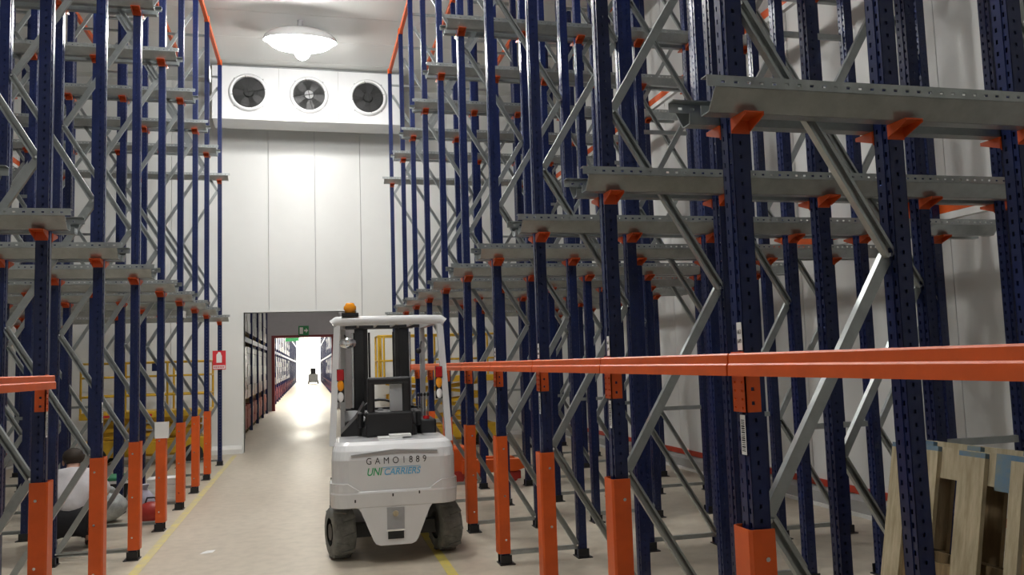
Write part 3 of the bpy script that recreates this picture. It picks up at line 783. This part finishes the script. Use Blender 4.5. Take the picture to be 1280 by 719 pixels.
# beacon, tail lights, mirrors
bc = link('beacon', None, FL, (-0.345, 0.50, 2.09))
MB().box(-0.075, 0.075, -0.05, 0.05, 0, 0.03).build('beacon_base', 'black', bc)
MB().lathe([(0.0, 0.125), (0.035, 0.12), (0.045, 0.10), (0.047, 0.03), (0.0, 0.03)], (0, 0, 0), (0, 0, 1), 14).build('beacon_lens', 'amber', bc)
MB().lathe([(0.052, 0.055), (0.056, 0.065), (0.056, 0.085), (0.052, 0.095)], (0, 0, 0), (0, 0, 1), 14).build('beacon_ring', 'amber', bc)
for s in (-1, 1):
    tl = link('tail_light', None, FL, (s * 0.437, 0.43, 1.33))
    MB().box(-0.032, 0.032, 0.0, 0.03, 0, 0.29).build('light_housing', 'black', tl)
    bevel(MB().box(-0.03, 0.03, -0.02, 0.0, 0.19, 0.285).build('red_lens', 'lens_red', tl), 0.008)
    MB().ellipsoid((0, 0, 0.145), (0.03, 0.02, 0.05), 12, 8).build('amber_lens', 'amber', tl)
    MB().ellipsoid((0, 0, 0.045), (0.028, 0.02, 0.045), 12, 8).build('white_lens', 'lens_white', tl)
    mr = link('mirror', None, FL, (s * 0.36, 1.55, 1.88 if s < 0 else 1.78))
    MB().cyl((0, 0, 0), (s * 0.05, 0.08, 0.14), 0.008, n=6).build('mirror_stalk', 'black', mr)
    MB().ellipsoid((0, 0, 0), (0.09 if s < 0 else 0.03, 0.02, 0.055 if s < 0 else 0.03), 14, 8).build('mirror_glass', 'glass_mirror' if s < 0 else 'black', mr)
# wheels
def tyre_mesh(r, wd):
    b = MB(); h = wd / 2
    b.lathe([(r * 0.55, -h), (r * 0.9, -h), (r * 0.97, -h * 0.85), (r, -h * 0.6), (r, h * 0.6), (r * 0.97, h * 0.85), (r * 0.9, h), (r * 0.55, h)], (0, 0, 0), (1, 0, 0), 36)
    b.cyl((-h * 0.6, 0, 0), (h * 0.6, 0, 0), r * 0.56, n=24)
    return b.mesh('tyre', 'rubber')
def lug_mesh(r, wd):
    b = MB(); h = wd / 2
    for i in range(18):
        a = 2 * PI * i / 18; s = 1 if i % 2 else -1
        c, sn = math.cos(a), math.sin(a)
        p0 = Vector((s * h * 0.9, c * r * 0.985, sn * r * 0.985)); a2 = a + 0.12
        p1 = Vector((-s * h * 0.25, math.cos(a2) * r * 0.998, math.sin(a2) * r * 0.998))
        b.bar(p0, p1, 0.036, 0.026, (0, c, sn))
    return b.mesh('tread_lugs', 'rubber')
T1, T2 = tyre_mesh(0.215, 0.185), tyre_mesh(0.255, 0.20); G1, G2 = lug_mesh(0.215, 0.185), lug_mesh(0.255, 0.20)
HUB = MB().cyl((-0.04, 0, 0), (0.04, 0, 0), 0.07, n=14).mesh('hub', 'black')
for s in (-1, 1):
    for yy, r, T, G in ((0.40, 0.225, T1, G1), (1.60, 0.265, T2, G2)):
        wh = link('wheel', None, FL, (s * 0.455, yy, r), 0.24 if yy < 1 else 0)
        link('tyre', T, wh); tag(link('tread_lugs', G, wh), kind='stuff'); link('hub', HUB, wh, (s * 0.05, 0, 0))
MB().box(-0.36, 0.36, 0.34, 0.46, 0.17, 0.28).build('steer_axle', 'black', FL)
MB().box(-0.36, 0.36, 1.52, 1.68, 0.16, 0.36).build('drive_axle', 'black', FL)
# mast, carriage and forks
ms = link('mast', None, FL, (0, 1.95, 0))
for s in (-1, 1):
    MB().extrude([(0.19, 0.0), (0.285, 0.0), (0.285, 0.10), (0.19, 0.10), (0.19, 0.085), (0.265, 0.085), (0.265, 0.015), (0.19, 0.015)], (0, 0, 0.06), (0, 0, 2.05), (s, 0, 0), (0, 1, 0)).build('outer_mast', 'black_gloss', ms)
    MB().box(s * 0.145, s * 0.22, 0.02, 0.085, 0.08, 2.04).build('inner_mast', 'black', ms)
    MB().cyl((s * 0.30, 0.05, 0.2), (s * 0.30, 0.05, 1.2), 0.035, n=12).build('lift_cylinder', 'black_gloss', ms)
    MB().cyl((s * 0.30, 0.05, 1.2), (s * 0.30, 0.05, 2.0), 0.02, n=10).build('cylinder_rod', 'chrome', ms)
    MB().tube([(s * 0.13, 0.03, 2.0), (s * 0.13, 0.0, 1.2), (s * 0.12, 0.03, 0.5)], 0.012, 6).build('mast_hose', 'rubber_black', ms)
    MB().bar((s * 0.28, -0.55, 0.62), (s * 0.25, -0.01, 0.80), 0.05, 0.05).build('tilt_cylinder', 'black', ms)
    MB().box(s * 0.16, s * 0.26, 0.165, 0.21, 0.05, 0.62).build('fork_shank', 'steel', ms)
    MB().extrude([(0.165, 0.045), (1.15, 0.055), (1.15, 0.062), (0.165, 0.09)], (s * 0.16, 0, 0), (s * 0.26, 0, 0), (0, 1, 0), (0, 0, 1)).build('fork_blade', 'steel', ms)
MB().box(-0.40, 0.34, 0.0, 0.04, 2.035, 2.06).build('crosshead', 'black', ms)
MB().box(-0.27, 0.27, 0.0, 0.05, 0.30, 0.38).build('mast_tie', 'black', ms)
for z in (0.25, 0.58): MB().box(-0.44, 0.44, 0.10, 0.16, z, z + 0.09).build('carriage_bar', 'black', ms)
for q in (-0.44, 0.40): MB().box(q, q + 0.04, 0.10, 0.16, 0.34, 1.15).build('load_guard_post', 'black', ms)
MB().box(-0.44, 0.44, 0.10, 0.16, 1.15, 1.19).build('load_guard_top', 'black', ms)

# ------------------------------------------------------------------ yellow scissor lifts by the end wall
def scissor_lift(x0, x1, y, zd, rails, label, posts):
    L = x1 - x0; t = thing('scissor_lift', label, 'scissor lift', (x0, y, 0), 0, 'yellow scissor lifts')
    D = 0.78
    bevel(MB().box(0.04, L - 0.04, 0.05, D - 0.05, 0.16, 0.46).build('chassis', 'yellow', t), 0.015)
    for xx in (0.28, L - 0.28):
        for yy in (0.06, D - 0.06):
            MB().cyl((xx, yy - 0.06, 0.17), (xx, yy + 0.06, 0.17), 0.17, n=18).build('wheel', 'rubber_black', t)
    n = 3; z0 = 0.46; dz = (zd - 0.12 - z0) / n
    for i in range(n):
        for yy in (0.12, D - 0.18):
            MB().bar((0.2, yy + 0.02, z0 + dz * i + 0.03), (L - 0.2, yy + 0.02, z0 + dz * (i + 1)), 0.04, 0.06).build('scissor_arm', 'yellow', t)
            MB().bar((L - 0.2, yy + 0.07, z0 + dz * i + 0.03), (0.2, yy + 0.07, z0 + dz * (i + 1)), 0.04, 0.06).build('scissor_arm', 'yellow', t)
    pf = bevel(MB().box(0, L, 0, D, zd - 0.12, zd).build('platform', 'yellow', t), 0.01)
    MB().box(0.3, 0.62, -0.004, 0.0, zd - 0.09, zd - 0.05).box(0.95, 1.2, -0.004, 0.0, zd - 0.09, zd - 0.05).build('red_decal', 'sign_red', pf)
    bevel(MB().box(0.55, L - 0.5, -0.01, 0.05, 0.20, 0.42).build('battery_box', 'yellow', t), 0.01)
    top = rails[-1]
    for xx in posts:
        for yy in (0.02, D - 0.02):
            MB().cyl((xx, yy, zd), (xx, yy, top), 0.02, n=8).build('guardrail_post', 'yellow', t)
    for z in rails:
        for yy in (0.02, D - 0.02): MB().cyl((0.02, yy, z), (L - 0.02, yy, z), 0.018, n=8).build('guardrail', 'yellow', t)
        for xx in (0.02, L - 0.02): MB().cyl((xx, 0.02, z), (xx, D - 0.02, z), 0.018, n=8).build('guardrail', 'yellow', t)
    cb = bevel(MB().box(L * 0.55, L * 0.55 + 0.12, -0.03, 0.06, top - 0.16, top - 0.02).build('control_box', 'blue', t), 0.01)
    return t
scissor_lift(-3.95, -1.78, 16.1, 0.96, (1.24, 1.58, 1.83), 'yellow scissor lift behind the left rack by the end wall', (0.02, 0.75, 1.45, 2.15))
scissor_lift(1.27, 3.6, 16.1, 1.40, (1.73, 2.21), 'taller yellow scissor lift behind the right rack by the end wall', (0.02, 0.12, 1.1, 2.31))

# ------------------------------------------------------------------ orange pallet truck in a right-hand lane
t = thing('pallet_truck', 'orange pallet truck with red wheels parked in a lane of the right rack', 'pallet truck', (1.80, 11.25, 0))
bevel(MB().box(0.02, 0.30, 0.06, 0.46, 0.10, 0.50).build('pump_housing', 'orange', t), 0.03)
for yy in (0.0, 0.36):
    MB().extrude([(0.2, 0.14), (0.95, 0.14), (1.08, 0.18), (1.08, 0.23), (1.0, 0.30), (0.2, 0.32)], (0, yy, 0), (0, yy + 0.16, 0), (1, 0, 0), (0, 0, 1)).build('fork', 'orange', t)
    bevel(MB().box(0.84, 1.02, yy + 0.02, yy + 0.14, 0.03, 0.14).build('load_roller_frame', 'rust_red', t), 0.01)
    MB().cyl((0.93, yy + 0.03, 0.045), (0.93, yy + 0.13, 0.045), 0.045, n=14).build('load_roller', 'rust_red', t)
    MB().cyl((0.14, yy + 0.04, 0.09), (0.14, yy + 0.10, 0.09), 0.09, n=18).build('steer_wheel', 'rust_red', t)
MB().box(0.3, 0.46, 0.04, 0.48, 0.02, 0.16).build('chassis_foot', 'rust_red', t)
MB().tube([(0.10, 0.26, 0.48), (0.04, 0.26, 0.75), (0.0, 0.26, 1.1)], 0.02, 8).build('tiller', 'rust_red', t)
MB().tube([(0.0, 0.14, 1.18), (0.0, 0.2, 1.1), (0.0, 0.32, 1.1), (0.0, 0.38, 1.18), (0.0, 0.14, 1.18)], 0.014, 6).build('tiller_handle', 'black', t)

# ------------------------------------------------------------------ wooden pallets stood on end, bottom right
def pallet(label, loc, rot, boards, blue=True):
    """stood on end: width along local x, length along z, thickness along y (boards towards -y)"""
    t = thing('wooden_pallet', label, 'pallet', loc, 0, 'wooden pallets stood on end'); t.rotation_euler = rot
    r = random.Random(label)
    for i, (xx, wd) in enumerate(boards):
        top = 1.2 - r.uniform(0, 0.012); y_ = r.uniform(-0.003, 0.001)
        d = MB().box(xx, xx + wd, y_, 0.022, 0, top - 0.022).build('deck_board', 'wood', t)
        MB().box(xx, xx + wd, y_, 0.022, top - 0.022, top).build('painted_end', 'wood_blue', d)
    for zz in (0.0, 0.5275, 1.055):
        MB().box(0, 0.8, 0.022, 0.044, zz, zz + 0.143).build('cross_board', 'wood_dark' if zz < 1 else 'wood', t)
        for xx in (0, 0.3275, 0.655):
            MB().box(xx, xx + 0.145, 0.044, 0.122, zz + 0.002, zz + 0.143).build('block', 'wood_blue' if xx > 0.6 or zz > 1 else 'wood_dark', t)
    if blue: MB().box(0.635, 0.8, 0.0215, 0.0225, 1.04, 1.199).build('blue_patch', 'wood_blue', t)
    for xx in (0, 0.3275, 0.655):
        MB().box(xx, xx + 0.12, 0.122, 0.144, 0, 1.195).build('skid_board', 'wood_dark', t)
    return t
pallet('weathered wooden pallet stood on end, planks towards the aisle, bottom right', (2.64, 3.68, 0.004), (-0.19, 0, -PI / 2), ((0, 0.12), (0.20, 0.115), (0.445, 0.15), (0.735, 0.065)))
pallet('wooden pallet with blue painted blocks leaning behind the foremost pallet', (2.800, 3.70, 0.004), (-0.19, 0, -PI / 2), ((0, 0.12), (0.34, 0.08), (0.66, 0.14)), False)

# ------------------------------------------------------------------ crouching person in a left lane
def skin_obj(name, m, pts, edges, radii, parent, sub=2, root=0):
    me = bpy.data.meshes.new(name); me.from_pydata(pts, edges, [])
    o = link(name, me, parent); md = o.modifiers.new('skin', 'SKIN'); md.use_smooth_shade = True
    sv = me.skin_vertices[0].data
    for i, r in enumerate(radii):
        sv[i].radius = (r, r) if not isinstance(r, tuple) else r; sv[i].use_root = (i == root)
    sb = o.modifiers.new('sub', 'SUBSURF'); sb.levels = sub; sb.render_levels = sub
    me.materials.append(MATS[m])
    return o
PE = thing('person', 'person crouching in a left lane in a pale top and black trousers', 'person', (-2.20, 8.70, 0), math.radians(10))
# local: facing +y, squatting, leaning forward
J = {'pel': (0, 0, 0.30), 'spi': (0, 0.10, 0.46), 'che': (0, 0.20, 0.60), 'nec': (0, 0.30, 0.70), 'hea': (0, 0.37, 0.78), 'cro': (0, 0.41, 0.86), 'nos': (0, 0.47, 0.77)}
P = []; E_ = []; R = []; I = {}
def jt(n, p, r, par=None):
    I[n] = len(P); P.append(p); R.append(r)
    if par: E_.append((I[par], I[n]))
jt('pel', J['pel'], 0.12); jt('spi', J['spi'], 0.12, 'pel'); jt('che', J['che'], 0.125, 'spi'); jt('nec', J['nec'], 0.055, 'che'); jt('hea', J['hea'], 0.085, 'nec'); jt('cro', J['cro'], 0.07, 'hea'); jt('nos', (0, 0.475, 0.775), 0.02, 'hea')
TR = []; SH = []
for s, n in ((-1, 'l'), (1, 'r')):
    jt('hip' + n, (s * 0.10, 0.02, 0.28), 0.085, 'pel'); jt('kne' + n, (s * 0.20, 0.36, 0.44), 0.062, 'hip' + n); jt('ank' + n, (s * 0.16, 0.10, 0.09), 0.045, 'kne' + n); jt('toe' + n, (s * 0.18, 0.30, 0.035), 0.035, 'ank' + n)
    jt('sho' + n, (s * 0.19, 0.24, 0.63), 0.062, 'che'); jt('elb' + n, (s * 0.29, 0.36, 0.47), 0.045, 'sho' + n); jt('wri' + n, (s * 0.16, 0.52, 0.36), 0.028, 'elb' + n); jt('pal' + n, (s * 0.13, 0.57, 0.32), 0.03, 'wri' + n)
    for q in range(4):
        f = (q - 1.5) * 0.019; L = (0.055, 0.07, 0.075, 0.06)[q]
        jt('fa%d%s' % (q, n), (s * 0.12 + f, 0.605, 0.285), 0.0095, 'pal' + n); jt('fb%d%s' % (q, n), (s * 0.11 + f, 0.605 + L * 0.4, 0.285 - L), 0.008, 'fa%d%s' % (q, n))
    jt('th' + n, (s * 0.09, 0.575, 0.30), 0.011, 'pal' + n); jt('tj' + n, (s * 0.06, 0.60, 0.265), 0.009, 'th' + n)
skin_obj('body', 'skin', P, E_, R, PE)
def sub_skin(name, m, names, grow, extra=()):
    idx = {n: i for i, n in enumerate(names)}
    inv = {v: k for k, v in I.items()}
    ed = [(idx[inv[a]], idx[inv[b]]) for a, b in E_ if inv[a] in idx and inv[b] in idx]
    return skin_obj(name, m, [P[I[n]] for n in names], ed, [R[I[n]] + grow for n in names], PE)
sub_skin('shirt', 'shirt', ['pel', 'spi', 'che', 'nec', 'shol', 'elbl', 'shor', 'elbr'], 0.034)
sub_skin('trousers', 'trousers', ['pel', 'hipl', 'knel', 'ankl', 'hipr', 'kner', 'ankr'], 0.026)
for s, n in ((-1, 'l'), (1, 'r')):
    o = MB().ellipsoid((s * 0.17, 0.21, 0.05), (0.055, 0.15, 0.05), 12, 8).build('shoe', 'black', PE)
    MB().ellipsoid((s * 0.03, 0.455, 0.805), (0.012, 0.012, 0.01), 8, 6).build('eye', 'ink', PE)
    MB().ellipsoid((s * 0.088, 0.375, 0.79), (0.012, 0.022, 0.032), 8, 6).build('ear', 'skin', PE)
MB().ellipsoid((0, 0.365, 0.845), (0.10, 0.105, 0.085), 16, 10, lambda d: 1.0 if d.y < 0.5 else 0.93).build('hair', 'hair', PE)

# ------------------------------------------------------------------ things on the floor of the left lanes
t = thing('rubble_bag', 'crumpled grey plastic bag on the floor between the left guards', 'bag', (-2.2, 10.25, 0))
rb = random.Random(3); off = [(rb.uniform(-1, 1), rb.uniform(-1, 1), rb.uniform(-1, 1)) for _ in range(14)]
lump = lambda d: 1 + 0.07 * sum(math.sin(4 * (d.x * a + d.y * b_ + d.z * c_) + i) for i, (a, b_, c_) in enumerate(off)) / 4
MB().ellipsoid((0, 0, 0.17), (0.20, 0.18, 0.17), 24, 14, lump).build('bag_body', 'bag_grey', t)
MB().ellipsoid((0.02, 0, 0.34), (0.06, 0.05, 0.05), 12, 8, lump).build('bag_neck', 'bag_grey', t)
t = thing('lidded_bin', 'black bin with a green lid standing in a left lane', 'bin', (-2.42, 11.42, 0))
b = loft([(0.0, [(-0.19, -0.17), (0.19, -0.17), (0.19, 0.17), (-0.19, 0.17)]), (0.30, [(-0.24, -0.22), (0.24, -0.22), (0.24, 0.22), (-0.24, 0.22)])]).build('bin_body', 'black', t)
bevel(MB().box(-0.255, 0.255, -0.235, 0.235, 0.335, 0.375).build('bin_lid', 'green', t), 0.015)
MB().box(-0.25, 0.25, -0.23, 0.23, 0.30, 0.335).build('bin_rim', 'paper', t)
t = thing('tool_bag', 'red rounded bag behind an orange guard on the left', 'bag', (-1.70, 9.93, 0))
MB().ellipsoid((0, 0, 0.12), (0.15, 0.10, 0.12), 20, 12).build('bag_shell', 'rust_red', t)
MB().tube([(0.11, -0.10, 0.02), (0.13, -0.09, 0.13), (0.08, -0.06, 0.22)], 0.012, 6).build('bag_piping', 'black', t)
MB().tube([(-0.06, 0, 0.22), (-0.04, 0, 0.28), (0.04, 0, 0.28), (0.06, 0, 0.22)], 0.01, 6).build('bag_handle', 'black', t)
t = thing('sack', 'small lilac sack beside the red bag in a left lane', 'sack', (-1.86, 10.4, 0))
MB().ellipsoid((0, 0, 0.16), (0.13, 0.11, 0.16), 18, 12, lump).build('sack_body', 'bag_lilac', t)
MB().cyl((0, 0, 0.30), (0, 0, 0.37), 0.03, 0.06, n=10).build('sack_neck', 'bag_lilac', t)
for i in range(4):
    t = thing('foam_box', ('bottom', 'second', 'third', 'topmost')[i] + ' white box of the low stack in a left lane', 'box', (-1.80, 11.38, 0.001 + i * 0.081), 0.05 * (i % 2), 'white box stack')
    bevel(MB().box(-0.18, 0.18, -0.14, 0.14, 0, 0.058).build('box_body', 'paper', t), 0.008)
    MB().box(-0.185, 0.185, -0.145, 0.145, 0.058, 0.080).build('box_lid', 'paper', t)

# litter on the floor
o = MB().add([(0, 0, 0.002), (0.11, 0.02, 0.004), (0.13, 0.09, 0.012), (0.02, 0.08, 0.003), (0.06, 0.05, 0.02)], [(0, 1, 4), (1, 2, 4), (2, 3, 4), (3, 0, 4), (3, 2, 1, 0)]).build('paper_scrap', 'paper', None, (-0.98, 8.1, 0))
tag(o, 'white paper scrap lying on the aisle floor left of the forklift', 'paper')
o = MB().add([(0, 0, 0.002), (0.09, 0.02, 0.004), (0.10, 0.09, 0.03), (0.0, 0.08, 0.003), (0.05, 0.05, 0.03)], [(0, 1, 4), (1, 2, 4), (2, 3, 4), (3, 0, 4), (3, 2, 1, 0)]).build('paper_scrap', 'paper', None, (3.25, 4.75, 0))
tag(o, 'small white paper scrap on the floor inside the right rack', 'paper')

# ------------------------------------------------------------------ distant forklift in the corridor
t = thing('forklift', 'tiny dark forklift far down the bright corridor', 'forklift', (0.35, 88, 0))
bevel(MB().box(-0.5, 0.5, 0, 1.6, 0.15, 1.0).build('chassis', 'steel', t), 0.05)
for s in (-1, 1):
    MB().bar((s * 0.45, 0.3, 1.0), (s * 0.4, 0.4, 2.1), 0.07, 0.07, (0, 1, 0)).build('rear_pillar', 'black', t)
    MB().bar((s * 0.25, 1.7, 0.1), (s * 0.25, 1.7, 2.6), 0.1, 0.1, (0, 1, 0)).build('mast_rail', 'black', t)
    for yy in (0.35, 1.35): MB().cyl((s * 0.40, yy, 0.22), (s * 0.54, yy, 0.22), 0.22, n=14).build('wheel', 'rubber_black', t)
MB().box(-0.45, 0.45, 0.35, 1.6, 2.08, 2.14).build('roof', 'black', t)
MB().box(-0.25, 0.25, 0.5, 1.0, 1.0, 1.6).build('seat', 'black', t)
